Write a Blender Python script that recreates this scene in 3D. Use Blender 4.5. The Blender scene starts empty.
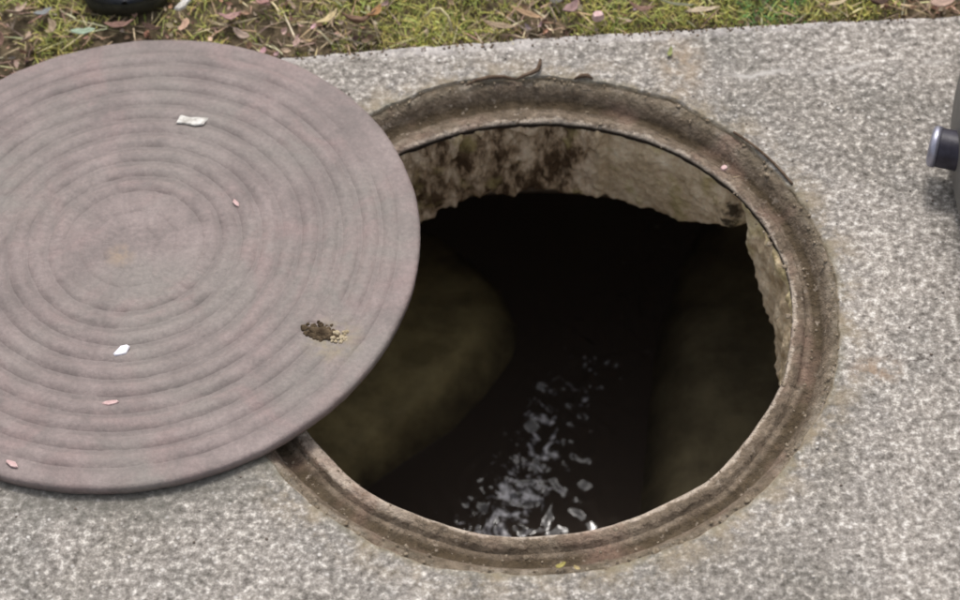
import bpy, bmesh, math, random
import numpy as np
from mathutils import Vector, Matrix, noise
R_ = math.radians
rnd = random.Random(7)
S = bpy.context.scene
COL = S.collection

# ------------------------------------------------------------------ camera
cd = bpy.data.cameras.new('camera'); cam = bpy.data.objects.new('camera', cd); COL.objects.link(cam)
cd.sensor_width = 36.0; cd.lens = 75.0; cd.clip_end = 500; cd.clip_start = 0.05
rt = Vector((0.99886178, -0.03793234, -0.02891855)); up = Vector((0.04769848, 0.79434748, 0.60558809)); fw = Vector((0, 0.60627817, -0.79525265))
m = Matrix((( rt.x, up.x, -fw.x), (rt.y, up.y, -fw.y), (rt.z, up.z, -fw.z))).to_4x4()
m.translation = Vector((-0.0538, -1.3287, 1.7515)); cam.matrix_world = m
S.camera = cam
cd.dof.use_dof = True; cd.dof.focus_distance = 2.15; cd.dof.aperture_fstop = 4.0

# ------------------------------------------------------------------ light
SUN_EL = 60.0          # soft sun through cloud, from behind the verge
w = bpy.data.worlds.new('World'); S.world = w; w.use_nodes = True
nt = w.node_tree; bg = nt.nodes['Background']
sky = nt.nodes.new('ShaderNodeTexSky'); sky.sky_type = 'NISHITA'; sky.sun_disc = False
sky.sun_elevation = R_(SUN_EL); sky.air_density = 1.0; sky.dust_density = 5.0; sky.ozone_density = 1.0
hs = nt.nodes.new('ShaderNodeHueSaturation'); hs.inputs['Saturation'].default_value = 0.30
nt.links.new(sky.outputs[0], hs.inputs['Color']); nt.links.new(hs.outputs[0], bg.inputs[0]); bg.inputs[1].default_value = 0.15
sd = bpy.data.lights.new('sun', 'SUN'); sd.energy = 1.2; sd.angle = R_(11); sd.color = (1.0, 0.95, 0.9)
sun = bpy.data.objects.new('sun', sd); COL.objects.link(sun)
dirv = Vector((0.02 * math.cos(R_(SUN_EL)), 0.94 * math.cos(R_(SUN_EL)), math.sin(R_(SUN_EL)))).normalized()
sun.rotation_euler = dirv.to_track_quat('Z', 'Y').to_euler()
sky.sun_rotation = math.atan2(dirv.x, dirv.y)
S.view_settings.view_transform = 'Standard'; S.view_settings.look = 'None'
S.view_settings.gamma = 1.0; S.view_settings.exposure = 0.20; S.view_settings.use_curve_mapping = False
S.cycles.filter_width = 1.7

# ------------------------------------------------------------------ helpers
def fbm(x, y, z, s, o=3):
    return noise.fractal(Vector((x * s, y * s, z * s)), 0.6, 2.1, o)
def obj(name, verts, faces, mat, parent=None, smooth=True):
    me = bpy.data.meshes.new(name)
    me.from_pydata([tuple(v) for v in verts], [], faces); me.update()
    if smooth: me.polygons.foreach_set('use_smooth', [True] * len(me.polygons))
    if mat: me.materials.append(mat)
    o = bpy.data.objects.new(name, me); COL.objects.link(o)
    if parent: o.parent = parent
    return o
def tag(o, label=None, cat=None, group=None, kind=None):
    if label: o['label'] = label
    if cat: o['category'] = cat
    if group: o['group'] = group
    if kind: o['kind'] = kind
    return o
def thing(name, loc, label, cat, group=None, rz=0):
    o = bpy.data.objects.new(name, None); COL.objects.link(o); o.location = loc; o.rotation_euler = (0, 0, rz)
    o.empty_display_size = 0.05
    return tag(o, label, cat, group)
def lin(c):  # sRGB 0-255 to linear
    return tuple(((v / 255) / 12.92 if v / 255 <= 0.04045 else ((v / 255 + 0.055) / 1.055) ** 2.4) for v in c) + (1.0,)

class Mat:
    def __init__(s, name, rough=0.9, spec=0.3):
        s.m = bpy.data.materials.new(name); s.m.use_nodes = True; s.t = s.m.node_tree
        s.b = s.t.nodes['Principled BSDF']; s.b.inputs['Roughness'].default_value = rough
        s.b.inputs['Specular IOR Level'].default_value = spec
        s.tc = s.t.nodes.new('ShaderNodeTexCoord'); s.co = s.tc.outputs['Object']
    def L(s, a, b): s.t.links.new(a, b)
    def noise(s, scale, detail=4, rough=0.6, co=None, dist=0.0):
        n = s.t.nodes.new('ShaderNodeTexNoise'); n.inputs['Scale'].default_value = scale
        n.inputs['Detail'].default_value = detail; n.inputs['Roughness'].default_value = rough
        n.inputs['Distortion'].default_value = dist
        s.L(co or s.co, n.inputs['Vector']); return n.outputs['Fac']
    def voro(s, scale, feat='F1', out='Distance', co=None):
        n = s.t.nodes.new('ShaderNodeTexVoronoi'); n.inputs['Scale'].default_value = scale; n.feature = feat
        s.L(co or s.co, n.inputs['Vector']); return n.outputs[out]
    def ramp(s, fac, stops):
        n = s.t.nodes.new('ShaderNodeValToRGB'); e = n.color_ramp.elements
        while len(e) < len(stops): e.new(0.5)
        for el, (p, c) in zip(e, stops):
            el.position = p; el.color = c if len(c) == 4 else tuple(c) + (1,)
        s.L(fac, n.inputs[0]); return n.outputs[0]
    def mr(s, v, a, b, c=0.0, d=1.0):
        n = s.t.nodes.new('ShaderNodeMapRange'); s.L(v, n.inputs[0])
        for i, x in enumerate((a, b, c, d)): n.inputs[i + 1].default_value = x
        return n.outputs[0]
    def mix(s, f, a, b, mode='MIX'):
        n = s.t.nodes.new('ShaderNodeMix'); n.data_type = 'RGBA'; n.blend_type = mode
        for k, v in ((0, f), (6, a), (7, b)):
            if hasattr(v, 'is_linked') or hasattr(v, 'links'): s.L(v, n.inputs[k])
            else: n.inputs[k].default_value = v
        return n.outputs[2]
    def math(s, op, a, b=None):
        n = s.t.nodes.new('ShaderNodeMath'); n.operation = op
        for k, v in ((0, a), (1, b)):
            if v is None: continue
            if hasattr(v, 'links'): s.L(v, n.inputs[k])
            else: n.inputs[k].default_value = v
        return n.outputs[0]
    def radius(s):
        n = s.t.nodes.new('ShaderNodeSeparateXYZ'); s.L(s.co, n.inputs[0]); s.x, s.y, s.z = n.outputs
        r = s.math('SQRT', s.math('ADD', s.math('MULTIPLY', s.x, s.x), s.math('MULTIPLY', s.y, s.y)))
        return r
    def bump(s, h, dist, strength=1.0, prev=None):
        n = s.t.nodes.new('ShaderNodeBump'); n.inputs['Distance'].default_value = dist
        n.inputs['Strength'].default_value = strength
        s.L(h, n.inputs['Height'])
        if prev: s.L(prev, n.inputs['Normal'])
        s.L(n.outputs[0], s.b.inputs['Normal']); return n.outputs[0]
    def color(s, c):
        if hasattr(c, 'links'): s.L(c, s.b.inputs['Base Color'])
        else: s.b.inputs['Base Color'].default_value = c
        return s

def g(v): return (v, v, v, 1)

# ------------------------------------------------------------------ materials
def mat_concrete():
    M = Mat('weathered_concrete', 0.92, 0.25)
    r = M.radius()
    fine = M.noise(128, 4, 0.7)
    base = M.ramp(fine, [(0.30, (0.10, 0.090, 0.081)), (0.42, (0.205, 0.189, 0.173)), (0.54, (0.33, 0.308, 0.286)), (0.69, (0.70, 0.665, 0.63))])
    f2 = M.noise(430, 2, 0.6)
    base = M.mix(0.35, base, M.ramp(f2, [(0.33, g(0.42)), (0.5, g(0.5)), (0.68, g(0.72))]), 'OVERLAY')
    cloud = M.noise(9, 4, 0.65)
    base = M.mix(0.5, base, M.ramp(cloud, [(0.32, (0.39, 0.40, 0.40)), (0.5, (0.5, 0.49, 0.48)), (0.68, (0.63, 0.62, 0.605))]), 'OVERLAY')
    c4 = M.noise(4.2, 3, 0.6, dist=0.8)
    base = M.mix(0.75, base, M.ramp(c4, [(0.36, (0.365, 0.36, 0.34)), (0.5, (0.505, 0.5, 0.49)), (0.64, (0.62, 0.61, 0.595))]), 'OVERLAY')
    c3 = M.noise(52, 3, 0.7)
    base = M.mix(0.7, base, M.ramp(c3, [(0.33, g(0.36)), (0.5, g(0.5)), (0.68, g(0.64))]), 'OVERLAY')
    # pale stone specks
    sp = M.mr(M.voro(95), 0.10, 0.24, 1, 0)
    spm = M.math('MULTIPLY', sp, M.mr(M.noise(60, 2), 0.47, 0.62))
    base = M.mix(spm, base, (0.62, 0.59, 0.56, 1))
    # tan mineral staining creeping out from the frame
    rim = M.math('MULTIPLY', M.mr(r, 0.343, 0.385, 1, 0), M.mr(M.noise(26, 4, 0.7), 0.44, 0.62))
    base = M.mix(M.math('MULTIPLY', rim, 0.75), base, (0.27, 0.215, 0.14, 1))
    # green-grey wet zone close to the rim
    gr = M.math('MULTIPLY', M.mr(r, 0.338, 0.352, 1, 0), M.mr(M.noise(14, 3), 0.35, 0.6))
    base = M.mix(M.math('MULTIPLY', gr, 0.6), base, (0.19, 0.18, 0.12, 1))
    jt = M.math('MULTIPLY', M.mr(M.z, -0.0012, -0.004), M.mr(r, 0.37, 0.355))
    base = M.mix(M.math('MULTIPLY', jt, 0.9), base, M.ramp(M.noise(40, 3), [(.35, (0.15, 0.115, 0.07)), (.65, (0.34, 0.28, 0.20))]))
    # the cover's soft near-side shadow painted on the slab, tinted damp green-grey
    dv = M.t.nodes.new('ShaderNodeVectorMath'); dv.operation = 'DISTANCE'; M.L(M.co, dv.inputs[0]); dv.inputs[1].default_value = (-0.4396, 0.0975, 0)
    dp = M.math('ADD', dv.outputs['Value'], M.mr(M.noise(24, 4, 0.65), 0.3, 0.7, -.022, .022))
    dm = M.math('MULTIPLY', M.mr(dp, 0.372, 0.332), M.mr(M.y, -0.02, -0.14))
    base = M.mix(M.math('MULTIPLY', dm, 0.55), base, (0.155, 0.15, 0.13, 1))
    # short dark cracks and a rusty smear right of the hole
    cy = M.math('ABSOLUTE', M.math('ADD', M.math('SUBTRACT', M.y, -0.098), M.mr(M.noise(28, 4, 0.7), 0.2, 0.8, -0.016, 0.016)))
    cx = M.math('ABSOLUTE', M.math('SUBTRACT', M.x, 0.392))
    ck = M.math('MULTIPLY', M.math('MULTIPLY', M.mr(cy, 0.003, 0.0008), M.mr(cx, 0.045, 0.03)), M.mr(M.noise(55, 2), 0.42, 0.52))
    base = M.mix(M.math('MULTIPLY', ck, 0.8), base, (0.10, 0.085, 0.075, 1))
    c2y = M.math('ABSOLUTE', M.math('SUBTRACT', M.y, -0.112)); c2x = M.math('ABSOLUTE', M.math('SUBTRACT', M.x, 0.365))
    ru = M.math('MULTIPLY', M.math('MULTIPLY', M.mr(c2y, 0.022, 0.004), M.mr(c2x, 0.035, 0.01)), M.mr(M.noise(70, 3), 0.42, 0.58))
    base = M.mix(M.math('MULTIPLY', ru, 0.7), base, (0.30, 0.21, 0.14, 1))
    # orange stain running from the verge to the rim
    v = M.t.nodes.new('ShaderNodeVectorMath'); v.operation = 'SUBTRACT'; M.L(M.co, v.inputs[0]); v.inputs[1].default_value = (0.200, 0.350, 0)
    v2 = M.t.nodes.new('ShaderNodeVectorMath'); v2.operation = 'MULTIPLY'; M.L(v.outputs[0], v2.inputs[0]); v2.inputs[1].default_value = (1, 0.6, 1)
    v3 = M.t.nodes.new('ShaderNodeVectorMath'); v3.operation = 'LENGTH'; M.L(v2.outputs[0], v3.inputs[0])
    st = M.math('MULTIPLY', M.mr(v3.outputs['Value'], 0.008, 0.04, 1, 0), M.mr(M.noise(45, 3), 0.38, 0.6))
    base = M.mix(M.math('MULTIPLY', st, 0.6), base, (0.34, 0.25, 0.16, 1))
    # worn pale arris beside the verge and a pale trowel line parallel to it
    ed = M.math('SUBTRACT', M.y, M.math('MULTIPLY', M.x, 0.03))
    edn = M.math('ADD', ed, M.mr(M.noise(20, 3), 0.3, 0.7, -0.006, 0.006))
    arr = M.math('MULTIPLY', M.mr(edn, 0.384, 0.394), M.mr(M.noise(35, 3), 0.35, 0.55))
    base = M.mix(M.math('MULTIPLY', arr, 0.55), base, (0.60, 0.56, 0.54, 1))
    lnn = M.math('ABSOLUTE', M.math('SUBTRACT', edn, 0.318))
    ln = M.math('MULTIPLY', M.mr(lnn, 0.001, 0.0055, 1, 0), M.mr(M.noise(12, 3), 0.42, 0.58))
    ln = M.math('MULTIPLY', ln, M.mr(M.x, 0.18, 0.26))
    base = M.mix(M.math('MULTIPLY', ln, 0.8), base, (0.52, 0.49, 0.46, 1))
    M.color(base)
    n1 = M.bump(M.noise(240, 3, 0.7), 0.003, 0.55)
    M.bump(M.noise(60, 3, 0.6), 0.004, 0.5, n1)
    return M.m
def mat_lid():
    M = Mat('worn_cover_resin', 0.62, 0.35)
    r = M.radius()
    base = M.ramp(M.noise(22, 5, 0.65), [(0.3, (0.160, 0.132, 0.124)), (0.5, (0.216, 0.174, 0.164)), (0.7, (0.272, 0.220, 0.208))])
    base = M.mix(M.mr(M.noise(6, 2), 0.45, 0.65, 0, 0.7), base, (0.215, 0.195, 0.176, 1))
    pk = M.mr(M.noise(11, 3, 0.6, dist=1.0), 0.52, 0.7, 0, 0.6)
    base = M.mix(pk, base, (0.262, 0.190, 0.180, 1))
    sc = M.ramp(M.noise(190, 4, 0.7), [(0.3, g(0.40)), (0.5, g(0.5)), (0.7, g(0.62))])
    base = M.mix(0.7, base, sc, 'OVERLAY')
    # darker, uneven tone between the ridges
    ph = M.math('FRACT', M.math('DIVIDE', M.math('SUBTRACT', r, 0.0755), 0.0225))
    tri = M.math('ABSOLUTE', M.math('SUBTRACT', ph, 0.5))
    gro = M.math('MULTIPLY', M.mr(tri, 0.30, 0.5), M.mr(M.noise(17, 4), 0.35, 0.6))
    gro = M.math('MULTIPLY', gro, M.math('MULTIPLY', M.mr(r, 0.07, 0.09), M.mr(r, 0.315, 0.30)))
    base = M.mix(M.math('MULTIPLY', gro, 0.5), base, (0.13, 0.108, 0.10, 1))
    # yellow-green growth around the lifting slot
    v = M.t.nodes.new('ShaderNodeVectorMath'); v.operation = 'DISTANCE'; M.L(M.co, v.inputs[0]); v.inputs[1].default_value = (0.226, -0.147, 0.022)
    st = M.math('MULTIPLY', M.mr(v.outputs['Value'], 0.012, 0.038, 1, 0), M.mr(M.noise(70, 3), 0.4, 0.6))
    base = M.mix(M.math('MULTIPLY', st, 0.55), base, (0.29, 0.24, 0.14, 1))
    v = M.t.nodes.new('ShaderNodeVectorMath'); v.operation = 'DISTANCE'; M.L(M.co, v.inputs[0]); v.inputs[1].default_value = (-0.014, -0.016, 0.022)
    st = M.math('MULTIPLY', M.mr(v.outputs['Value'], 0.004, 0.022, 1, 0), M.mr(M.noise(90, 3), 0.36, 0.56))
    base = M.mix(M.math('MULTIPLY', st, 0.6), base, (0.30, 0.215, 0.13, 1))
    M.color(base)
    n1 = M.bump(M.noise(300, 3, 0.6), 0.0009, 0.5)
    M.bump(M.noise(55, 4, 0.65), 0.003, 0.5, n1)
    return M.m
def mat_iron():
    M = Mat('muddy_cast_frame', 0.8, 0.3)
    M.radius(); at = M.t.nodes.new('ShaderNodeAttribute'); at.attribute_name = 'profile'; r = at.outputs['Fac']
    base = M.ramp(M.noise(30, 5, 0.7), [(0.3, (0.088, 0.063, 0.042)), (0.5, (0.160, 0.122, 0.086)), (0.68, (0.27, 0.215, 0.160))])
    top = M.math('MULTIPLY', M.mr(r, 0.327, 0.335), M.mr(M.noise(18, 3), 0.3, 0.5))
    base = M.mix(M.math('MULTIPLY', top, 0.75), base, M.ramp(M.noise(50, 4, 0.7), [(.35, (0.10, 0.078, 0.050)), (.5, (0.18, 0.15, 0.108)), (.65, (0.30, 0.26, 0.21))]))
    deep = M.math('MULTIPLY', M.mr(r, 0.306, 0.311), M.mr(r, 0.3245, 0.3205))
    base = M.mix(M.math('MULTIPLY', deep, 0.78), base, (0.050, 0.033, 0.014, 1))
    lip = M.math('MULTIPLY', M.mr(r, 0.292, 0.286), M.mr(M.noise(40, 4, 0.7), 0.38, 0.58))
    base = M.mix(M.math('MULTIPLY', lip, 0.75), base, (0.30, 0.235, 0.175, 1))
    lp2 = M.math('MULTIPLY', M.mr(M.math('ADD', r, M.mr(M.noise(45, 3, 0.7), 0.3, 0.7, -.004, .004)), 0.2885, 0.2855), M.mr(M.noise(60, 3, 0.7), 0.32, 0.46))
    lp3 = M.math('MULTIPLY', M.mr(M.x, -0.12, -0.18), M.mr(r, 0.2985, 0.2955))
    lp2 = M.math('MAXIMUM', lp2, M.math('MULTIPLY', lp3, M.mr(M.noise(50, 3, 0.7), 0.34, 0.5)))
    base = M.mix(M.math('MULTIPLY', lp2, 0.85), base, (0.52, 0.44, 0.36, 1))  # pale lip, with its edge highlight painted into the colour
    pk = M.mr(M.noise(14, 2), 0.55, 0.68, 0, 0.5)
    base = M.mix(pk, base, (0.24, 0.155, 0.120, 1))
    fl = M.ramp(M.noise(115, 4, 0.75), [(0.30, g(0.28)), (0.5, g(0.5)), (0.68, g(0.72))])
    base = M.mix(0.75, base, fl, 'OVERLAY')
    chp = M.math('MULTIPLY', M.mr(M.noise(85, 3, 0.7), 0.60, 0.66), M.mr(M.noise(12, 2), 0.45, 0.58))
    base = M.mix(M.math('MULTIPLY', chp, 0.7), base, (0.36, 0.30, 0.24, 1))
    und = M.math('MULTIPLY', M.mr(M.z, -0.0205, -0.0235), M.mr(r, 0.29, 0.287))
    base = M.mix(und, base, (0.030, 0.020, 0.013, 1))  # shade in the undercut below the lip, painted near black
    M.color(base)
    n1 = M.bump(M.noise(160, 4, 0.75), 0.004, 0.9)
    M.bump(M.noise(48, 4, 0.7), 0.008, 0.9, n1)
    return M.m
def mat_neck():
    M = Mat('corroded_neck_mortar', 0.9, 0.2)
    M.radius()
    mp = M.t.nodes.new('ShaderNodeMapping'); mp.inputs['Scale'].default_value = (1, 1, 0.38); M.L(M.co, mp.inputs[0])
    base = M.ramp(M.noise(34, 4, 0.65, co=mp.outputs[0]), [(0.40, (0.10, 0.062, 0.034)), (0.47, (0.38, 0.275, 0.175)), (0.56, (0.66, 0.52, 0.37)), (0.75, (0.78, 0.66, 0.50))])
    # the smoother mortar to the right of the rubble
    sm = M.mr(M.x, 0.085, 0.10)
    base2 = M.ramp(M.noise(26, 4, 0.6), [(0.3, (0.46, 0.345, 0.21)), (0.5, (0.66, 0.52, 0.35)), (0.7, (0.80, 0.67, 0.49))])
    base = M.mix(sm, base, base2)
    moss = M.mr(M.noise(19, 2), 0.56, 0.66, 0, 0.6)
    base = M.mix(moss, base, (0.46, 0.38, 0.17, 1))
    fi = M.ramp(M.noise(200, 3, 0.7), [(0.3, g(0.36)), (0.5, g(0.5)), (0.7, g(0.64))])
    base = M.mix(0.6, base, fi, 'OVERLAY')
    nv = M.t.nodes.new('ShaderNodeVectorMath'); nv.operation = 'DISTANCE'; M.L(M.co, nv.inputs[0]); nv.inputs[1].default_value = (0.247, 0.156, -0.072)
    nd = M.math('ADD', nv.outputs['Value'], M.mr(M.noise(60, 3), 0.3, 0.7, -.013, .013))
    base = M.mix(M.math('MULTIPLY', M.mr(nd, 0.025, 0.014), 0.92), base, (0.035, 0.024, 0.014, 1))   # dark shade of the notch painted into the mortar colour
    M.color(base); n1 = M.bump(M.noise(150, 3, 0.7), 0.003, 0.8); M.bump(M.noise(50, 3), 0.006, 0.7, n1)
    return M.m
def simple(name, c1, c2, scale, rough=0.85, spec=0.25, bd=0.002, bs=150, metal=0.0):
    M = Mat(name, rough, spec)
    M.color(M.ramp(M.noise(scale, 4, 0.65), [(0.35, c1), (0.65, c2)]))
    if bd: M.bump(M.noise(bs, 3, 0.6), bd, 0.6)
    M.b.inputs['Metallic'].default_value = metal
    return M.m
def mat_attr(name, rough=0.8, trans=0.0, spec=0.25):
    M = Mat(name, rough, spec)
    a = M.t.nodes.new('ShaderNodeAttribute'); a.attribute_name = 'tint'
    M.color(M.mix(0.35, a.outputs['Color'], M.ramp(M.noise(300, 2), [(0.35, g(0.38)), (0.65, g(0.62))]), 'OVERLAY'))
    return M.m
def mat_water():
    M = Mat('dark_sewer_water', 0.04, 0.5)
    M.radius()
    # sky glints painted as pale colour, broken up over the fast centre of the flow
    c = M.math('ADD', M.math('MULTIPLY', M.math('SUBTRACT', M.y, 0.08), 0.56), -0.022)
    d = M.math('ABSOLUTE', M.math('SUBTRACT', M.x, c))
    band = M.mr(d, 0.115, 0.02)
    band = M.math('MULTIPLY', band, M.mr(M.y, 0.36, 0.08, 0.30, 1.0))
    n = M.math('ADD', M.noise(30, 5, 0.72, dist=1.2), M.math('MULTIPLY', M.math('SUBTRACT', band, 1.0), 0.28))
    glint = M.mr(n, 0.475, 0.575)
    M.color(M.mix(glint, (0.052, 0.041, 0.034, 1), M.ramp(M.noise(90, 3), [(.40, (0.16, 0.155, 0.18)), (.54, (0.96, 0.95, 1.0))])))
    M.L(M.mr(glint, 0, 1, 0.05, 0.5), M.b.inputs['Roughness']); M.b.inputs['IOR'].default_value = 1.45
    return M.m
MC, ML, MI, MN = mat_concrete(), mat_lid(), mat_iron(), mat_neck()
MSOIL = simple('dark_soil', (0.055, 0.042, 0.025), (0.19, 0.145, 0.09), 60, 0.95, 0.15, 0.006, 120)
MFAR = MSOIL
def mat_bench(name, c1, c2, c3):
    M = Mat(name, 0.75, 0.3); M.radius()
    base = M.ramp(M.noise(13, 4, 0.65), [(0.35, c1), (0.65, c2)])
    zz = M.math('ADD', M.z, M.mr(M.noise(16, 4, 0.65), 0.3, 0.7, -.02, .02))
    base = M.mix(M.mr(zz, 0.300, 0.215), base, c3 + (1,))     # uneven darker band towards the waterline
    M.color(base); M.bump(M.noise(40, 3, 0.6), 0.004, 0.6); return M.m
MB = mat_bench('silted_benching', (0.22, 0.175, 0.08), (0.44, 0.36, 0.17), (0.065, 0.052, 0.034))
MB2 = mat_bench('shaded_silted_benching', (0.12, 0.097, 0.055), (0.23, 0.19, 0.105), (0.045, 0.036, 0.024))  # darker copy for the right bench, its dimmer light painted in
MW = simple('damp_chamber_wall', (0.34, 0.265, 0.195), (0.55, 0.44, 0.33), 12, 0.7, 0.3, 0.006, 40)
MWAT = mat_water()
MATT = mat_attr('plant_and_litter')

# ------------------------------------------------------------------ ground and pavement
def edge_y(x): return 0.403 + 0.03 * x - 0.035 * x * x + 0.0022 * noise.noise(Vector((x * 30, 0, 0))) + 0.0016 * noise.noise(Vector((x * 90, 5, 0)))
def hole_r(t):
    c, s = math.cos(t), math.sin(t)
    r = 0.3375 + 0.0035 * noise.noise(Vector((c * 4, s * 4, 1))) + 0.0022 * noise.noise(Vector((c * 17, s * 17, 2)))
    for a, wd, d in ((57, 5.5, 0.006), (40, 5, 0.007), (83, 3, 0.004), (104, 6, 0.005), (-110, 7, 0.003)):   # broken bites in the edge
        r += d * math.exp(-(((math.degrees(t) - a + 180) % 360 - 180) / wd) ** 2)
    return r
def slab():
    N = 1080; X0, X1, Y0 = -2.6, 2.6, -2.2
    K = [0, .006, .014, .026, .045, .075, .12, .18, .26, .36, .48, .6, .72, .83, .91, .96, .985, 1.0]
    V, F = [], []
    rows = []
    for i in range(N):
        t = 2 * math.pi * i / N; c, s = math.cos(t), math.sin(t); r0 = hole_r(t)
        lim = 1e9
        if c > 1e-9: lim = min(lim, X1 / c)
        if c < -1e-9: lim = min(lim, X0 / c)
        if s < -1e-9: lim = min(lim, Y0 / s)
        back = False
        if s > 1e-9:
            rr = 0.4 / s
            for _ in range(8):
                rr = edge_y(max(-2.7, min(2.7, rr * c))) / s
            if rr < lim: lim = rr; back = True
        col = []
        col.append((r0 * c * .998, r0 * s * .998, -0.10)); col.append((r0 * c, r0 * s, -0.012)); col.append(((r0 + .001) * c, (r0 + .001) * s, -0.0045))
        for k in K:
            r = (r0 + .0035) + (lim - (r0 + .0035)) * k if k < 1 else lim
            x, y = r * c, r * s
            if k == 1 and back: z = -0.0025
            else: z = 0.0012 * noise.noise(Vector((x * 12, y * 12, 0))) + 0.0008 * noise.noise(Vector((x * 45, y * 45, 3)))
            if k == 0: z -= 0.0012
            col.append((x, y, z))
        x, y = lim * c, lim * s
        if back: col.append((x, y + 0.0025, -0.009)); col.append((x, y + 0.003, -0.1))
        else: col.append((x, y, -0.009)); col.append((x, y, -0.1))
        rows.append(col)
    n = len(rows[0])
    for c in rows: V += c
    for i in range(N):
        j = (i + 1) % N
        for k in range(n - 1): F.append((i * n + k, i * n + k + 1, j * n + k + 1, j * n + k))
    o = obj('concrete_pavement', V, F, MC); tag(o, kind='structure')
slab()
def gh(x, y):
    d = max(0.0, y - edge_y(max(-1.5, min(1.5, x))))
    return -0.014 + 0.02 * min(1, d / 0.10) + 0.006 * noise.noise(Vector((x * 14, y * 14, 7))) + 0.004 * noise.noise(Vector((x * 45, y * 45, 9)))
def ground():
    xs = [-90, -40, -15, -6, -2.59] + list(np.arange(-2.2, -0.9, 0.1)) + list(np.arange(-0.85, 0.85, 0.01)) + list(np.arange(0.9, 2.3, 0.1)) + [2.59, 6, 15, 40, 90]
    ys = [-90, -40, -15, -6, -2.19, -1, 0] + list(np.arange(0.36, 0.70, 0.01)) + list(np.arange(0.75, 1.6, 0.08)) + [2.5, 5, 12, 30, 90]
    V = [(x, y, gh(x, y) if abs(x) < 3 and 0.3 < y < 3 else -0.02) for y in ys for x in xs]
    n = len(xs); F = []
    for j in range(len(ys) - 1):
        for i in range(n - 1):
            if xs[i] >= -2.595 and xs[i + 1] <= 2.595 and ys[j] >= -2.195 and ys[j + 1] <= 0.365: continue
            a = j * n + i; F.append((a, a + 1, a + 1 + n, a + n))
    tag(obj('ground', V, F, MSOIL), kind='structure')
ground()

# ------------------------------------------------------------------ manhole frame
frame = thing('manhole_surround', (0, 0, 0), 'round recessed metal seat ring set in the pavement around the open shaft', 'manhole frame')
def revolve(name, prof, mat, parent, N=360, disp=None, close=True):
    V = []; F = []; n = len(prof)
    for i in range(N):
        t = 2 * math.pi * i / N
        for k, (r, z) in enumerate(prof):
            p = (r * math.cos(t), r * math.sin(t), z)
            V.append(disp(p, t, r, z, k) if disp else p)
    for i in range(N):
        j = (i + 1) % N
        for k in range(n - 1): F.append((i * n + k, j * n + k, j * n + k + 1, i * n + k + 1))
    o = obj(name, V, F, mat, parent)
    a = o.data.attributes.new('profile', 'FLOAT', 'POINT'); a.data.foreach_set('value', [prof[i % n][0] for i in range(len(V))])
    return o
def ecc(t):     # the seat is worn wider open towards the upper right
    d = (math.degrees(t) - 28 + 180) % 360 - 180
    return .0125 * math.exp(-(d / 42) ** 2)
def dring(p, t, r, z, k):
    z += .0012 * noise.noise(Vector((math.cos(t) * 11, math.sin(t) * 11, r * 90))) if r < .33 else 0
    if r < .3235: r += ecc(t) * min(1.0, (.3235 - r) / .039)
    a = 0.0012 * noise.noise(Vector(p) * 30) + 0.0009 * noise.noise(Vector(p) * 90)
    q = 0.0030 * noise.noise(Vector((math.cos(t) * 3, math.sin(t) * 3, 4))) if r < 0.31 else 0
    return ((r + a + q) * math.cos(t), (r + a + q) * math.sin(t), z + a)
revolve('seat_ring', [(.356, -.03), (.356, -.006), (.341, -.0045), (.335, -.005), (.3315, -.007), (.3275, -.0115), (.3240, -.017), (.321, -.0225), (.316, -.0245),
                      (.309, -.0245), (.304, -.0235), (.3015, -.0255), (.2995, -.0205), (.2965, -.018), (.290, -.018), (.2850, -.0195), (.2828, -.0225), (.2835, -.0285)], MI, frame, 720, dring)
# mud and grit clods lodged along the seat
def clod(r, seed, squash=0.6):
    bm = bmesh.new(); bmesh.ops.create_icosphere(bm, subdivisions=2, radius=r)
    for v in bm.verts:
        d = 1 + 0.45 * noise.noise(v.co / r * 1.3 + Vector((seed * 3.1, 0, 0))); v.co = Vector((v.co.x * d, v.co.y * d, v.co.z * d * squash))
    V = [v.co.copy() for v in bm.verts]; F = [[v.index for v in f.verts] for f in bm.faces]; bm.free(); return V, F
V, F = [], []
for i in range(260):
    t = rnd.uniform(0, 2 * math.pi); r = rnd.choice([rnd.uniform(.303, .322), rnd.uniform(.284, .298), rnd.uniform(.325, .337)])
    z = -0.024 if r > .3015 and r < .323 else (-.0185 if r < .3 else -.005)
    v, f = clod(rnd.uniform(.0006, .0020) if rnd.random() < .93 else rnd.uniform(.002, .0035), i)
    b = len(V); V += [(p.x + r * math.cos(t), p.y + r * math.sin(t), p.z + z) for p in v]; F += [[q + b for q in ff] for ff in f]
o = obj('grit', V, F, simple('frame_grit', (.10, .075, .05), (.34, .28, .21), 220, .9, .2, .001, 300), frame); o['kind'] = 'stuff'

V, F = [], []
for i in range(300):      # crumbling mortar where the ring meets the pavement
    t = rnd.uniform(0, 2 * math.pi); r = hole_r(t) + rnd.gauss(0, .0035)
    if math.hypot(r * math.cos(t) + .4396, r * math.sin(t) - .0975) < .33: continue
    v, f = clod(abs(rnd.gauss(.0004, .0009)) + .0005, i + 2000, .4)
    b = len(V); V += [(p.x + r * math.cos(t), p.y + r * math.sin(t), p.z - .0022) for p in v]; F += [[q + b for q in ff] for ff in f]
o = obj('mortar_crumbs', V, F, simple('mortar_crumb', (.14, .105, .07), (.30, .25, .185), 160, .95, .2, .001, 300), frame); o['kind'] = 'stuff'

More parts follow.
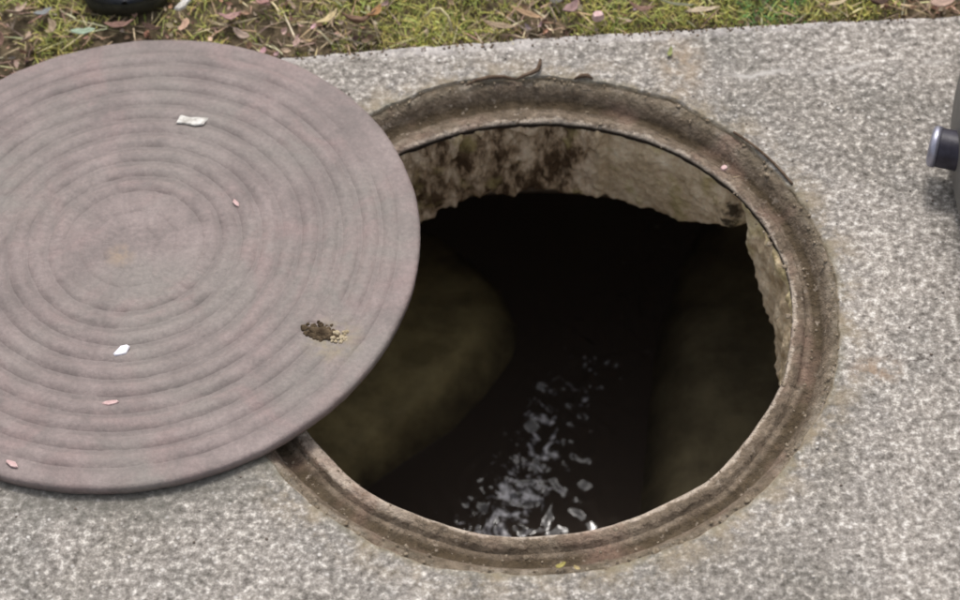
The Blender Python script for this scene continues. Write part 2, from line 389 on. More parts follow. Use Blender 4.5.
# ------------------------------------------------------------------ shaft neck below the frame
tab = [(-180, .12), (-90, .12), (-30, .17), (-10, .19), (3, .178), (10, .160), (18, .138), (26, .104), (30.5, .072), (33, .088), (39, .107), (49, .141), (60, .147), (71, .146), (80, .144), (88, .148), (100, .152), (108, .158), (115, .164), (130, .17), (180, .12)]
def zb(deg):
    deg = (deg + 180) % 360 - 180
    return float(np.interp(deg, [a for a, _ in tab], [b for _, b in tab]))
def neck():
    N, K = 900, 34; V, F = [], []
    for i in range(N):
        t = 2 * math.pi * i / N; d = math.degrees(t); d = (d + 180) % 360 - 180
        B = zb(d) + 0.0022 * noise.noise(Vector((math.cos(t) * 16, math.sin(t) * 16, 0)))
        for k in range(K + 4):
            u = min(1, k / K)
            z = -0.024 - (B - 0.024) * u
            if k <= K:
                x, y = math.cos(t), math.sin(t)
                r = 0.2855 + .85 * ecc(t)
                rub = 1.0 if 68 < d < 175 or d < -60 else (0.35 if 33 < d <= 68 else 0.6)
                nn = fbm(x * .285, y * .285, z * .55, 42, 3)
                r += rub * 0.0085 * nn + 0.0016 * noise.noise(Vector((x * 40, y * 40, z * 140)))
                pit = max(0, noise.noise(Vector((x * 12, y * 12, z * 24 + 5))) - 0.25)
                r += rub * 0.020 * pit
                r -= 0.003 * math.sin(math.pi * u)
                # dark crack where two mortar beds part
                ck = abs(d - (33.5 - 4 * (u - .3))) ; r += 0.034 * math.exp(-(ck / 2.0) ** 2) * (1 if d > 0 else 0)
                ck = abs(d - 68.5); r += 0.004 * math.exp(-(ck / 1.0) ** 2)
                r += 0.006 * (1 - min(1, u / 0.05))
                V.append((r * x, r * y, z)); rl = r
            else:
                e = (.008, .03, .10)[k - K - 1]; zz = z + (-.004, -.006, 0.0)[k - K - 1]
                V.append(((rl + e) * math.cos(t), (rl + e) * math.sin(t), zz))
    n = K + 4
    for i in range(N):
        j = (i + 1) % N
        for k in range(n - 1): F.append((i * n + k, j * n + k, j * n + k + 1, i * n + k + 1))
    return obj('shaft_neck', V, F, MN, frame)
neck()

# ------------------------------------------------------------------ chamber, benching and water
ZB, ZW = -0.46, -0.53
def left_edge(y):   return -.038 + float(np.interp(y, [-.6, -.1, .10, .15, .19, .24, .30, .36, .42, .6], [-.36, -.33, -.25, -.185, -.13, -.085, -.045, -.022, -.03, -.12]))
def right_edge(y):  return .048 + float(np.interp(y, [-.6, .0, .2, .35, .6], [.13, .155, .19, .215, .27]))
ch = thing('manhole_chamber', (0, 0, -0.75), 'dark damp underground chamber with silted benches either side of a water channel', 'manhole chamber')
def chlocal(V): return [(x, y, z + 0.75) for x, y, z in V]
N = 96; V = []; F = []
prof = [(.30, -.085), (.58, -.09), (.60, -.14), (.60, -.75), (.02, -.75)]
prof = [(.375, -.10), (.58, -.17), (.61, -.22), (.61, -.74), (.02, -.745)]
for i in range(N):
    t = 2 * math.pi * i / N
    for r, z in prof: V.append((r * math.cos(t), r * math.sin(t), z))
n = len(prof)
for i in range(N):
    j = (i + 1) % N
    for k in range(n - 1): F.append((i * n + k, j * n + k, j * n + k + 1, i * n + k + 1))
obj('chamber_wall', chlocal(V), F, MW, ch)
def bench(side):
    V, F = [], []; NY, NX = 90, 50
    for j in range(NY):
        y = -.58 + 1.16 * j / (NY - 1); wx = math.sqrt(max(0.0001, .60 ** 2 - y * y)); e = left_edge(y) if side < 0 else right_edge(y)
        for i in range(NX):
            u = i / (NX - 1)
            if u < 0.35:
                a = u / 0.35; x = e + side * (-.12 * (1 - a)); z = ZW - .06 + (ZB - ZW + .055) * (.5 - .5 * math.cos(math.pi * min(1, a))) ** .8
            else:
                a = (u - .35) / .65; x = e + side * a * max(0.0, wx - side * e); z = ZB - .005 + .045 * a
            z -= (.07 if side < 0 else .06) * max(0, (y - .30) / .25) ** 1.2
            z += .006 * noise.noise(Vector((x * 12, y * 12, 0))) + .003 * noise.noise(Vector((x * 35, y * 35, 0)))
            V.append((x, y, z))
    for j in range(NY - 1):
        for i in range(NX - 1):
            a = j * NX + i; q = (a, a + 1, a + 1 + NX, a + NX); F.append(q if side > 0 else q[::-1])
    return obj('bench', chlocal(V), F, MB if side < 0 else MB2, ch)
bench(-1)['label'] = 'broad olive silted bench'; bench(1)['label'] = 'darker narrow bench'
def water():
    V, F = [], []; NX, NY = 330, 420
    for j in range(NY):
        y = -.56 + 1.20 * j / (NY - 1)
        for i in range(NX):
            x = -.42 + .74 * i / (NX - 1)
            # turbulent flow: strongest along the channel centre line
            c = -0.012 + 0.56 * (y - .08); am = math.exp(-((x - c) / .085) ** 2)
            wx_ = x + .02 * noise.noise(Vector((x * 14, y * 14, 8))); wy_ = y + .02 * noise.noise(Vector((x * 14, y * 14, 18)))
            z = ZW + (0.0085 * am + .0010) * (.35 - abs(noise.noise(Vector((wx_ * 24 + wy_ * 9, wy_ * 20 - wx_ * 8, 0))))) + (0.0034 * am + .0002) * noise.noise(Vector((wx_ * 62, wy_ * 52, 3)))
            z += .0010 * am * noise.noise(Vector((x * 190, y * 170, 6)))
            V.append((x, y, z))
    for j in range(NY - 1):
        for i in range(NX - 1):
            a = j * NX + i; F.append((a, a + 1, a + 1 + NX, a + NX))
    tag(obj('channel_water', V, F, MWAT), kind='structure')
water()

# ------------------------------------------------------------------ the cover
LX, LY, LR, LT = -0.4396, 0.0975, 0.3225, 0.015
cover = thing('manhole_cover', (LX, LY, 0.0), 'large round mauve grey cover with concentric ridges lying half across the open hole', 'manhole cover')
def ztop(r, t):
    x, y = r * math.cos(t), r * math.sin(t)
    z = LT + 0.0007 * noise.noise(Vector((x * 9, y * 9, 4))) + .0004 * noise.noise(Vector((x * 40, y * 40, 1)))
    return z
SLOT = (0.2141, -0.1354); SA = math.atan2(-0.1354, 0.2141)
def lidbody():
    N = 540; V, F = [], []
    rs = list(np.arange(0.004, LR - .006, 0.0045)) + [LR - .005, LR - .0022, LR - .0005, LR, LR - .0005, LR - .004, .25, .02]
    zs = {len(rs) - 7: -.0004, len(rs) - 6: -.0022, len(rs) - 5: -.005}
    cs, sn = math.cos(R_(-18)), math.sin(R_(-18))
    for i in range(N):
        t = 2 * math.pi * i / N; c, s = math.cos(t), math.sin(t)
        for k, r in enumerate(rs):
            m_ = len(rs) - k
            if m_ >= 8: z = ztop(r, t) + (-.0002 if m_ == 8 else 0)
            else: z = {7: ztop(r, t) - .0008, 6: LT - .0026, 5: LT - .0055, 4: .0035, 3: .0022, 2: .0022, 1: .0022}[m_]
            rr = r + (0.0007 * noise.noise(Vector((c * 9, s * 9, 2))) + .0005 * noise.noise(Vector((c * 40, s * 40, z * 60))) if m_ <= 8 else 0)
            x, y = rr * c, rr * s
            if m_ >= 8 and r < 0.3:
                dx, dy = x - SLOT[0], y - SLOT[1]; lx, ly = dx * cs + dy * sn, -dx * sn + dy * cs   # lifting slot
                q = max(abs(lx) / .019, abs(ly) / .0085)
                if q < 1.25: z -= .003 * max(0, min(1, (1.25 - q) / .35))
            V.append((x, y, z))
    n = len(rs)
    for i in range(N):
        j = (i + 1) % N
        for k in range(n - 1): F.append((i * n + k, i * n + k + 1, j * n + k + 1, j * n + k))
    b = len(V); V.append((0, 0, LT)); V.append((0, 0, .0022))
    for i in range(N):
        j = (i + 1) % N; F.append((b, i * n, j * n)); F.append((b + 1, j * n + n - 1, i * n + n - 1))
    return obj('cover_plate', V, F, ML, cover)
lidbody()
def ridge(rc, hw, h, seed, arcs=None):
    N = 300; V, F = [], []; n = 11
    for i in range(N):
        t = 2 * math.pi * i / N; c, s = math.cos(t), math.sin(t)
        wob = .0016 * noise.noise(Vector((c * 3, s * 3, seed))) + .0008 * noise.noise(Vector((c * 14, s * 14, seed)))
        hh = h * (0.75 + .7 * noise.noise(Vector((c * 5, s * 5, seed + 9))) + .35 * noise.noise(Vector((c * 25, s * 25, seed + 3))))
        hh = max(.00015, hh)
        dx, dy = rc * c - SLOT[0], rc * s - SLOT[1]
        dd = math.hypot(dx, dy)
        if dd < .026: hh = -.0014 + (dd / .026) ** 4 * (hh + .0014)
        for k in range(n):
            u = -1 + 2 * k / (n - 1); r = rc + wob + u * hw
            z = ztop(r, t) - .0006 + (hh + .0006) * (.5 + .5 * math.cos(math.pi * u)) ** .46
            V.append((r * c, r * s, z))
    for i in range(N):
        j = (i + 1) % N
        for k in range(n - 1): F.append((i * n + k, i * n + k + 1, j * n + k + 1, j * n + k))
    return obj('ridge', V, F, ML, cover)
rcs = [0.0755 + 0.0225 * (k + .5) for k in range(10)]
for k, rc in enumerate(rcs): ridge(rc, .0100, .0026, k * 3.3)
ridge(.054, .009, .0011, 41); ridge(.030, .008, .0008, 45)
# dried dirt filling the lifting slot
MDIRT = simple('dried_slot_dirt', (0.030, 0.020, 0.012), (0.13, 0.095, 0.06), 120, 0.95, 0.1, 0.003, 200)
V, F = [], []
cs, sn = math.cos(R_(-18)), math.sin(R_(-18))
for i in range(150):
    a, b_ = rnd.gauss(-.002, .009), rnd.gauss(0, .0038)
    v, f = clod(rnd.uniform(.0010, .0036), i + 50)
    x, y = SLOT[0] + a * cs - b_ * sn, SLOT[1] + a * sn + b_ * cs
    b = len(V); V += [(p.x + x, p.y + y, p.z + LT - .0008) for p in v]; F += [[q + b for q in ff] for ff in f]
v, f = clod(.0105, 7, .28)
b = len(V); V += [(p.x * 1.35 * cs - p.y * .55 * sn + SLOT[0] - .001, p.x * 1.35 * sn + p.y * .55 * cs + SLOT[1], p.z + LT - .0004) for p in v]; F += [[q + b for q in ff] for ff in f]
obj('slot_dirt', V, F, MDIRT, cover)
MTAN = simple('tan_grit', (.30, .24, .15), (.52, .44, .31), 200, .9, .2, .001, 300)
V, F = [], []
for i in range(26):
    v, f = clod(rnd.uniform(.0008, .0032), i + 250); x, y = SLOT[0] + .019 + rnd.gauss(0, .005), SLOT[1] - .008 + rnd.gauss(0, .004)
    b = len(V); V += [(p.x + x, p.y + y, p.z + LT) for p in v]; F += [[q + b for q in ff] for ff in f]
obj('tan_crumbs', V, F, MTAN, cover)

# ------------------------------------------------------------------ bits lying on the cover
def slab_bit(name, pts, th, mat, loc, rz, label, cat, bend=0.0, seed=0):
    """thin irregular flake from an outline"""
    n = len(pts); V = []
    for lay, z in ((1.0, 0), (1.03, th * .5), (.88, th)):
        for x, y in pts:
            V.append((x * lay, y * lay, z + bend * x * x + .15 * th * noise.noise(Vector((x * 300, y * 300, seed)))))
    F = [tuple(range(n))[::-1], tuple(range(2 * n, 3 * n))]
    for l in range(2):
        for i in range(n): F.append((l * n + i, l * n + (i + 1) % n, (l + 1) * n + (i + 1) % n, (l + 1) * n + i))
    o = obj(name, V, F, mat, smooth=False); o.location = loc; o.rotation_euler = (0, 0, rz)
    return tag(o, label, cat)
def outline(rx, ry, n=14, j=.22, seed=1):
    r = random.Random(seed); return [((1 + r.uniform(-j, j)) * rx * math.cos(2 * math.pi * i / n), (1 + r.uniform(-j, j)) * ry * math.sin(2 * math.pi * i / n)) for i in range(n)]
def rectout(rx, ry, seed=1, j=.12):
    r = random.Random(seed); P = []
    for a, b in ((-1, -1), (-.4, -1), (.2, -1), (1, -1), (1, 0), (1, 1), (.3, 1), (-.3, 1), (-1, 1), (-1, 0)):
        P.append((rx * (a + r.uniform(-j, j)), ry * (b + r.uniform(-j * 2, j * 2))))
    return P
MWHITE = simple('chalky_white', (0.40, 0.37, 0.33), (0.74, 0.72, 0.68), 150, 0.9, 0.2, 0.001, 300)
MLILAC = simple('bright_lilac_white', (0.72, 0.70, 0.78), (0.85, 0.82, 0.86), 90, 0.6, 0.4, 0.0005, 300)
MPINK = simple('pale_pink_grit', (0.52, 0.34, 0.33), (0.70, 0.52, 0.50), 150, 0.8, 0.3, 0.001, 300)
TOP = LT + .0012
slab_bit('mortar_chip', rectout(.0165, .0058, 3, .16), .0022, MWHITE, (-0.382, 0.279, TOP), R_(-9), 'oblong off white mortar chip near the far edge of the round cover', 'chip')
slab_bit('plastic_chip', outline(.0085, .0055, 9, .25, 5), .0025, MLILAC, (-0.441, -0.052, TOP), R_(32), 'small bright lilac white chip on the cover below its centre', 'chip')
slab_bit('grit_flake', outline(.0095, .0032, 9, .3, 8), .0018, MPINK, (-0.448, -0.119, TOP), R_(4), 'thin pale pink flake on the near half of the cover', 'flake')
slab_bit('grit_flake', outline(.0065, .0028, 9, .3, 9), .0016, MPINK, (-0.326, 0.149, TOP), R_(-60), 'tiny pink flake upper right of the cover centre', 'flake')
slab_bit('grit_flake', outline(.008, .003, 9, .3, 10), .0018, MPINK, (-0.546, -0.190, TOP), R_(-35), 'pink flake at the lower left rim of the cover', 'flake')

# ------------------------------------------------------------------ leaves, litter, twigs
def leaf_mesh(L, W, curl, fold, seed, tipw=1.0, n=9, mcols=5):
    V, F = [], []; r = random.Random(seed); ph = r.uniform(0, 6)
    for i in range(n):
        u = i / (n - 1); wv = W * (math.sin(math.pi * min(1, u * .97 + .02)) ** .75) * (1 - .25 * u * tipw)
        wv *= 1 + .12 * math.sin(9 * u + ph)
        for j in range(mcols):
            v = -1 + 2 * j / (mcols - 1)
            x = (u - .5) * L; y = v * wv
            z = curl * (2 * u - 1) ** 2 * L + fold * abs(v) ** 1.3 * wv + .06 * W * math.sin(14 * u + 3 * v + ph)
            V.append((x, y, z))
    for i in range(n - 1):
        for j in range(mcols - 1):
            a = i * mcols + j; F.append((a, a + mcols, a + mcols + 1, a + 1))
    return V, F
def leaf_mat(name, c, var=.35):
    M = Mat(name, .75, .25)
    c2 = tuple(x * (1 - var) for x in c); c3 = tuple(min(1, x * (1 + var)) for x in c)
    M.color(M.ramp(M.noise(110, 4, .7), [(.32, c2), (.5, c), (.7, c3)]))
    M.bump(M.noise(260, 3), .001, .6); return M.m
def leaf(loc, L, W, rz, c, label, curl=.25, fold=.35, tilt=(0, 0), seed=1, cat='leaf', name='fallen_leaf', group='fallen leaves along the verge'):
    V, F = leaf_mesh(L, W, curl, fold, seed)
    o = obj(name, V, F, leaf_mat(name + '_colour', c)); sm = o.modifiers.new('thickness', 'SOLIDIFY'); sm.thickness = .0007
    o.location = loc; o.rotation_euler = (tilt[0], tilt[1], rz); return tag(o, label, cat, group)
TAN, BRN, PNK, GRN, YEL, ORG, DRK = (.38, .27, .19), (.16, .095, .062), (.36, .22, .20), (.27, .34, .25), (.52, .42, .24), (.36, .20, .09), (.07, .04, .028)
LV = [((-.522, .430, .022), .034, .011, .05, GRN, 'pale green leaf touching the far edge of the cover', .12, .2, (-.3, 0)),
      ((-.398, .434, .020), .024, .011, 1.3, (.50, .33, .24), 'peach coloured round leaf at the top edge of the cover', .15, .3, (-.5, 0)),
      ((-.345, .450, .014), .032, .009, .3, PNK, 'dusty pink leaf lying right of the boot', .3, .4, (-.2, .2)),
      ((-.330, .425, .008), .026, .008, -.5, (.33, .25, .2), 'grey tan leaf flat beside the cover edge right of the peach leaf', .3, .4, (0, .2)),
      ((-.305, .470, .018), .03, .01, 2.2, (.30, .17, .15), 'reddish brown leaf between the pink leaf and the dry grass', .3, .5, (.2, .1)),
      ((-.185, .427, .018), .046, .012, .15, BRN, 'large curled brown leaf by the pavement edge', .35, .7, (-.5, .1)),
      ((-.222, .434, .018), .036, .009, .65, YEL, 'pale cream yellow leaf tucked against the large curled brown leaf', .25, .5, (-.4, -.1)),
      ((-.165, .437, .020), .032, .009, 1.0, ORG, 'orange brown leaf left of the green moss clump', .3, .6, (-.3, .2)),
      ((-.262, .408, .008), .02, .007, 1.5, (.42, .29, .25), 'small pinkish leaf wedged between cover and pavement edge', .2, .3, (-.5, 0)),
      ((-.012, .420, .006), .046, .0075, -.28, (.28, .21, .14), 'narrow tan leaf right of the green moss clump', .15, .5, (-.2, .0)),
      ((.020, .434, .012), .050, .006, -.45, (.33, .22, .13), 'long thin brown blade leaf behind the narrow tan leaf', .1, .6, (-.1, .1)),
      ((.075, .440, .010), .034, .011, .9, (.26, .17, .16), 'dull mauve leaf left of the white pebble', .3, .4, (-.2, .1)),
      ((.160, .432, .012), .036, .008, -.2, (.20, .12, .09), 'dark brown leaf right of the white pebble', .3, .5, (-.3, .1)),
      ((-.606, .470, .020), .036, .009, .8, (.42, .31, .24), 'arched tan leaf at the far left of the verge', .3, .6, (-.5, .3)),
      ((-.590, .425, .018), .034, .008, 1.4, (.38, .28, .21), 'upright tan leaf against the far left edge of the cover', .2, .6, (-.6, .4)),
      ((-.625, .432, .016), .03, .008, 2.0, (.20, .12, .09), 'dark brown leaf at the left frame edge of the verge', .3, .6, (-.4, -.3)),
      ((-.560, .445, .018), .032, .008, 1.9, (.33, .25, .17), 'khaki leaf leaning left of the pale green leaf', .2, .5, (-.6, .1)),
      ((-.575, .470, .018), .026, .009, .4, (.22, .23, .23), 'bluish grey leaf behind the upright tan leaf', .2, .3, (-.3, 0)),
      ((-.480, .445, .014), .040, .010, .1, (.25, .15, .12), 'rust brown leaf lying in front of the boot toe', .2, .4, (-.3, 0)),
      ((-.440, .440, .012), .030, .008, -.4, DRK, 'nearly black wet leaf between boot and cover', .2, .4, (-.3, 0)),
      ((.452, .422, .012), .036, .011, .25, DRK, 'dark brown leaf at the pavement edge right of the green grass', .3, .6, (-.4, .1)),
      ((.400, .424, .014), .036, .006, .55, (.42, .34, .22), 'pale straw leaf leaning beside the dark brown leaf', .1, .5, (-.3, .2)),
      ((.528, .421, .010), .034, .014, .1, (.36, .25, .20), 'flat pinkish tan leaf at the far right of the verge', .1, .2, (-.2, 0)),
      ((.235, .428, .010), .050, .007, .12, (.42, .34, .24), 'long pale straw coloured leaf lying along the pavement edge', .05, .5, (-.2, 0)),
      ((.205, .432, .018), .050, .004, -.25, (.17, .17, .11), 'thin olive blade crossing above the long straw leaf', .1, .5, (-.2, 0))]
for k, (loc, L, W, rz, c, lab, cu, fo, ti) in enumerate(LV): leaf(loc, L * .88, W * .8, rz, c + (1,), lab, cu, fo, ti, k + 1)
# pale pieces in the verge
slab_bit('pebble', outline(.0075, .006, 10, .15, 21), .009, MPINK, (0.107, 0.428, .004), .3, 'whitish pink pebble in the verge above the open hole', 'pebble')
slab_bit('pebble', outline(.007, .005, 10, .15, 22), .008, MWHITE, (0.058, 0.460, .008), .1, 'white pebble cut by the top edge of the photo', 'pebble')
slab_bit('bark_chip', rectout(.0105, .0045, 23, .2), .004, MWHITE, (-0.402, 0.466, .024), 1.1, 'cream white wood chip beside the boot toe', 'wood chip')
MBARK = simple('bark_brown', (.07, .045, .03), (.17, .12, .085), 80, .9, .2, .001, 200)
def tube(name, pts, rad, mat, label, cat, group=None, seg=7):
    P = [Vector(p) for p in pts]; V, F = [], []
    for i, p in enumerate(P):
        d = (P[min(i + 1, len(P) - 1)] - P[max(i - 1, 0)]).normalized(); a = d.cross(Vector((0, 0, 1))).normalized(); b = d.cross(a)
        rr = rad[i] if isinstance(rad, (list, tuple)) else rad
        for k in range(seg):
            t = 2 * math.pi * k / seg; V.append(p + (a * math.cos(t) + b * math.sin(t)) * rr)
    for i in range(len(P) - 1):
        for k in range(seg): F.append((i * seg + k, i * seg + (k + 1) % seg, (i + 1) * seg + (k + 1) % seg, (i + 1) * seg + k))
    F.append(tuple(range(seg))[::-1]); F.append(tuple(range((len(P) - 1) * seg, len(P) * seg)))
    return tag(obj(name, V, F, mat), label, cat, group)
tube('twig', [(.003, .334, .004), (.012, .338, .005), (.022, .341, .006), (.029, .346, .006), (.0315, .354, .006), (.033, .363, .005)], [.0015, .0022, .0026, .003, .0026, .0016], MBARK, 'short dark forked twig on the far rim of the hole', 'twig')
tube('mud_strip', [(-.058, .331, .000), (-.045, .337, .002), (-.03, .340, .003), (-.012, .3405, .002), (.002, .337, .000)], [.001, .0022, .0026, .0022, .001], MBARK, 'curled strip of brown mud on the far rim left of the twig', 'mud')
tube('mud_strip', [(.072, .333, .000), (.080, .335, .003), (.088, .334, .004), (.094, .330, .002)], [.001, .0026, .0028, .001], MBARK, 'small brown mud flake on the far rim right of the twig', 'mud')
arc = [(0.3445 * math.cos(R_(a)) , 0.3445 * math.sin(R_(a)), .001 + .002 * math.sin((a - 26) / 17 * math.pi)) for a in range(26, 44)]
tube('root_strand', arc, .0016, MBARK, 'thin dark root strand curving along the right rim of the hole', 'root')
tube('dry_stalk', [(-.105, .428, .022), (-.095, .433, .030), (-.085, .432, .031), (-.076, .424, .024), (-.072, .412, .012)], .0016, leaf_mat('stalk', (.55, .48, .27, 1)), 'pale arched stalk in the green moss clump', 'stalk')
leaf((.014, -.333, .003), .011, .0028, .5, (.36, .31, .10, 1), 'tiny yellow leaf bit on the near rim of the hole', .2, .4, (0, 0), 91, group=None)
leaf((.030, -.336, .002), .007, .002, -.6, (.45, .36, .18, 1), 'tiny tan leaf bit on the near rim right of the yellow one', .2, .4, (0, 0), 92, group=None)
leaf((.190, .366, .003), .016, .003, 1.3, (.26, .28, .11, 1), 'small green sprig on the pavement below the verge edge', .2, .5, (0, 0), 93, group=None)
slab_bit('stone_chip', outline(.005, .0035, 8, .2, 31), .003, MPINK, (0.2375, 0.196, -.0185), .7, 'small pale stone chip on the frame ledge at upper right', 'stone')

# ------------------------------------------------------------------ grass, moss and small litter (uncountable)
def stuff(name, label, cat, items):
    V, F, C = [], [], []
    for v, f, c in items:
        b = len(V); V += v; F += [tuple(q + b for q in ff) for ff in f]; C += [c] * len(v)
    o = obj(name, V, F, MATT); a = o.data.color_attributes.new('tint', 'FLOAT_COLOR', 'POINT')
    a.data.foreach_set('color', np.array([tuple(c) + (1.0,) for c in C], dtype=np.float32).ravel())
    return tag(o, label, cat, kind='stuff')
def on_lid(x, y, m=.004): return math.hypot(x - LX, y - LY) < LR + m
def blade(x, y, z, h, w_, az, lean, bend=.6):
    dx, dy = math.cos(az), math.sin(az); px, py = -dy * w_, dx * w_
    V = []
    for k in range(4):
        u = k / 3; o = lean * h * (u + bend * u * u); zz = z + h * (u - .25 * bend * u * u); ww = (1, .9, .6, .08)[k]
        V += [(x + dx * o + px * ww, y + dy * o + py * ww, zz), (x + dx * o - px * ww, y + dy * o - py * ww, zz)]
    return V, [(0, 1, 3, 2), (2, 3, 5, 4), (4, 5, 7, 6)]
def green_at(x, y):
    b = -.10
    for c, wd, am in ((-.105, .075, 1.0), (.13, .06, .45), (.30, .12, .75), (.42, .06, .4), (-.545, .05, .30), (-.375, .025, .35), (-.27, .05, .15), (.17, .05, .25)):
        b += am * math.exp(-((x - c) / wd) ** 2)
    if y > .45: b += .25
    if y > .49: b += .2
    return b + .55 * noise.noise(Vector((x * 22, y * 22, 11)))
def var(c, v=.3): c = tuple(q * 1.35 for q in c); k = 1 + rnd.uniform(-v, v); return tuple(min(1, max(0.005, x * k * (1 + rnd.uniform(-.12, .12)))) for x in c)
items_g, items_d, items_l = [], [], []
tries = 0
while len(items_g) < 34000 and tries < 150000:
    tries += 1
    x = rnd.uniform(-.9, .9); y = edge_y(x) + .004 + (rnd.random() ** 1.4) * .34
    if on_lid(x, y): continue
    gr = green_at(x, y)
    if gr > rnd.uniform(0, .5):
        h = rnd.uniform(.004, .015) * (1 + .5 * (y > .47)); c = rnd.choice([(.36, .34, .10), (.24, .235, .055), (.33, .31, .09), (.15, .17, .04), (.40, .37, .14), (.19, .21, .06)])
        if .28 < x < .36 and rnd.random() < .4: c = (.09, .20, .06)
        ln = rnd.uniform(.1, 1.1); c = tuple(q * 1.15 for q in c); az = rnd.uniform(0, 6.283)
        if y - edge_y(x) < .012: ln *= .4
        v, f = blade(x, y, gh(x, y) - .001, h, rnd.uniform(.0004, .0011), az, ln); items_g.append((v, f, var(c)))
for _ in range(3600):
    x = rnd.uniform(-.9, .9); y = edge_y(x) + .006 + rnd.random() ** 1.3 * .34
    if on_lid(x, y, .012): continue
    if green_at(x, y) > .45 and rnd.random() < .7: continue
    h = rnd.uniform(.010, .034); c = rnd.choice([(.36, .28, .17), (.26, .19, .12), (.45, .38, .25), (.17, .12, .08), (.30, .20, .15)])
    ln = rnd.uniform(1.2, 4.0); az = rnd.uniform(0, 6.283)
    if y - edge_y(x) < .02 and math.sin(az) < 0: az = -az
    v, f = blade(x, y, gh(x, y) + rnd.uniform(0, .006), h * .35, rnd.uniform(.0005, .0013), az, ln, .3); items_d.append((v, f, var(c)))
for k in range(2600):
    x = rnd.uniform(-.9, .9); y = edge_y(x) + .005 + rnd.random() ** 1.3 * .34
    L = rnd.uniform(.004, .013)
    if on_lid(x, y, .010): continue
    gr = green_at(x, y)
    if gr > .3 and rnd.random() < .75: continue
    v, f = leaf_mesh(L, L * rnd.uniform(.18, .38), rnd.uniform(0, .5), rnd.uniform(.1, .9), k, n=4, mcols=3)
    mt = Matrix.Rotation(rnd.uniform(0, 6.28), 3, 'Z') @ Matrix.Rotation(rnd.uniform(-.9, .9), 3, 'X') @ Matrix.Rotation(rnd.uniform(-.6, .6), 3, 'Y')
    z = gh(x, y) + rnd.uniform(.001, .012) * (0.4 if y - edge_y(x) < .012 else 1)
    if z < .004 and y - edge_y(x) < .01: y += .005
    v = [tuple(mt @ Vector(p) + Vector((x, y, z))) for p in v]
    c = rnd.choice([(.30, .21, .15), (.17, .10, .07), (.38, .27, .23), (.10, .06, .04), (.27, .19, .17), (.42, .34, .24), (.34, .20, .13), (.06, .04, .03)])
    items_l.append((v, f, var(c)))
stuff('grass', 'short yellow green grass and moss growing in the verge beyond the pavement', 'grass', items_g)
stuff('dry_grass', 'dry straw coloured grass blades scattered over the verge', 'dry grass', items_d)
stuff('leaf_litter', 'small broken brown leaf litter covering the verge soil', 'leaf litter', items_l)
# fine grit scattered on the pavement
items = []
for k in range(500):
    x, y = rnd.uniform(-.75, .75), rnd.uniform(-.6, .40)
    if math.hypot(x, y) < .345 or on_lid(x, y) or y > edge_y(x) - .003: continue
    v, f = clod(rnd.uniform(.0006, .0017), k); c = rnd.choice([(.30, .27, .24), (.5, .46, .42), (.15, .12, .1)])
    items.append(([(p.x + x, p.y + y, p.z + .0006) for p in v], [tuple(q) for q in f], c))
for k in range(700):      # soil crumbs spilling over the arris
    x = rnd.uniform(-.75, .75); y = edge_y(x) + .002 - abs(rnd.gauss(0, .005)) * (1 + 1.5 * max(0, noise.noise(Vector((x * 14, 0, 5)))))
    if on_lid(x, y): continue
    v, f = clod(rnd.uniform(.0005, .0018), k + 900); c = rnd.choice([(.12, .085, .06), (.22, .16, .11), (.07, .05, .035)])
    items.append(([(p.x + x, p.y + y, p.z + .0002) for p in v], [tuple(q) for q in f], c))
stuff('grit', 'fine loose grit scattered on the concrete pavement', 'grit', items)

# ------------------------------------------------------------------ boot standing on the verge
MBOOT = simple('dark_boot_leather', (.012, .014, .019), (.034, .040, .052), 25, .55, .4, .001, 120)
MSOLE = simple('olive_black_sole', (.018, .016, .010), (.045, .042, .026), 40, .8, .2, .001, 120)
boot = thing('boot', (-.472, .469, .010), 'dark blue black boot toe pointing from the verge towards the cover', 'boot', rz=R_(3))
def foot_out(y, grow=0):   # half width along the length, toe at y=0 heel at y=.29
    return float(np.interp(y, [-.004, 0, .006, .014, .035, .08, .13, .18, .23, .27, .288, .292], [.0, .024, .038, .046, .053, .056, .052, .041, .040, .036, .022, 0])) + grow
V, F = [], []; ys = [-.004, 0, .004, .012, .022, .035, .055, .08, .105, .13, .155, .18, .205, .23, .255, .27, .282, .290]
def tophi(y): return float(np.interp(y, [-.004, 0, .012, .035, .08, .13, .165, .20, .29], [.026, .034, .050, .060, .070, .090, .12, .15, .155]))
SG = 20
for y in ys:
    hw = max(.004, foot_out(y)); H = tophi(y)
    for k in range(SG + 1):
        a = math.pi * k / SG; V.append((hw * math.cos(a) * (1 if a else 1), y, .020 + (H - .020) * math.sin(a) ** .7))
for i in range(len(ys) - 1):
    for k in range(SG): q = i * (SG + 1) + k; F.append((q, q + 1, q + SG + 2, q + SG + 1))
F.append(tuple(range(SG + 1))); b = (len(ys) - 1) * (SG + 1); F.append(tuple(range(b, b + SG + 1))[::-1])
obj('upper', V, F, MBOOT, boot)
V, F = [], []
for lay, (gz, gr) in enumerate(((.0, -.003), (.002, .002), (.016, .004), (.021, .0))):
    for sgn in (1, -1):
        for y in (ys if sgn > 0 else ys[::-1]): V.append((sgn * max(.002, foot_out(y, gr)), y - (gr if y < .05 else -gr), gz))
n = 2 * len(ys)
for l in range(3):
    for i in range(n): F.append((l * n + i, l * n + (i + 1) % n, (l + 1) * n + (i + 1) % n, (l + 1) * n + i))
F.append(tuple(range(n))[::-1]); F.append(tuple(range(3 * n, 4 * n)))
obj('sole', V, F, MSOLE, boot)
V, F = [], []; SG = 32
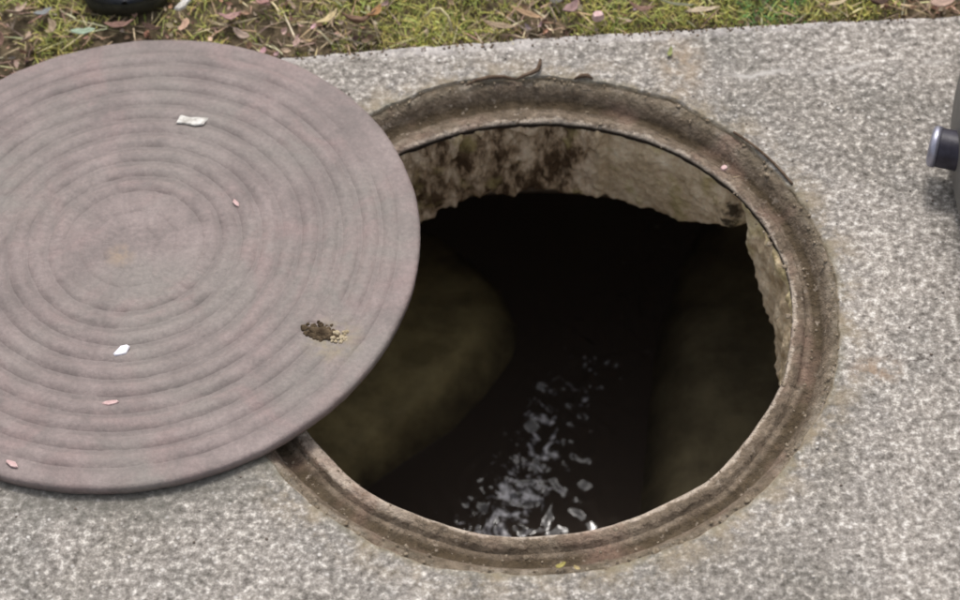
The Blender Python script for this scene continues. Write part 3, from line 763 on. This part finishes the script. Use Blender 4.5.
for z, rx, ry, yc in ((.10, .038, .058, .215), (.15, .045, .055, .225), (.22, .050, .056, .232), (.28, .054, .060, .236), (.285, .056, .062, .236), (.285, .050, .056, .236), (.20, .044, .050, .230)):
    for k in range(SG): t = 2 * math.pi * k / SG; V.append((rx * math.cos(t), yc + ry * math.sin(t), z))
for i in range(6):
    for k in range(SG): F.append((i * SG + k, i * SG + (k + 1) % SG, (i + 1) * SG + (k + 1) % SG, (i + 1) * SG + k))
obj('shaft', V, F, MBOOT, boot)
for k in range(4):
    y = .10 + .022 * k; z = tophi(y) + .002
    P = [(-.022, y, z - .008), (-.01, y + .004, z), (.01, y - .004, z), (.022, y, z - .008)]
    o = tube('lace', P, .0022, MSOLE, None, None); o.parent = boot

# ------------------------------------------------------------------ grey drum and its stub at the right of the frame
MDRUM = simple('dull_grey_plastic', (.16, .152, .142), (.21, .20, .187), 8, .6, .35, .0008, 120)
MBLK = simple('black_rubber_sleeve', (.014, .012, .022), (.040, .036, .056), 40, .45, .4, .0006, 160)
MCHR = simple('chrome_ring', (.34, .34, .42), (.52, .52, .62), 40, .42, .5, 0, 100, .8)
DR = .55
drum = thing('grey_drum', (1.034, .085, 0), 'dull grey round drum with a short black outlet at the right edge', 'drum')
def rev(name, prof, mat, parent, N=96):
    V, F = [], []; n = len(prof)
    for i in range(N):
        t = 2 * math.pi * i / N
        for r, z in prof: V.append((r * math.cos(t), r * math.sin(t), z))
    for i in range(N):
        j = (i + 1) % N
        for k in range(n - 1): F.append((i * n + k, j * n + k, j * n + k + 1, i * n + k + 1))
    return obj(name, V, F, mat, parent)
rev('drum_body', [(.001, .003), (DR - .02, .003), (DR - .006, .008), (DR, .02), (DR, .14), (DR - .002, .160), (DR - .012, .175), (DR - .03, .185), (DR - .06, .188)], MDRUM, drum)
rev('drum_lid', [(DR - .055, .189), (DR - .05, .200), (DR - .08, .206), (.08, .210), (.001, .210)], MDRUM, drum)
def cyl_x(name, prof, mat, parent, loc, rz, ry=0):
    V, F = [], []; N = 40; n = len(prof)
    for i in range(N):
        t = 2 * math.pi * i / N
        for xx, r in prof: V.append((xx, r * math.cos(t), r * math.sin(t)))
    for i in range(N):
        j = (i + 1) % N
        for k in range(n - 1): F.append((i * n + k, i * n + k + 1, j * n + k + 1, j * n + k))
    o = obj(name, V, F, mat, parent); o.location = loc; o.rotation_euler = (0, ry, rz); return o
SL = (-.546, .062, .050)
cyl_x('outlet_sleeve', [(.04, .0225), (-.020, .0225), (-.022, .0215), (-.022, .018), (.0, .016)], MBLK, drum, SL, R_(-20))
cyl_x('outlet_ring', [(-.019, .0225), (-.019, .0236), (-.025, .0236), (-.028, .022), (-.0295, .017), (-.030, .001)], MCHR, drum, SL, R_(-20))
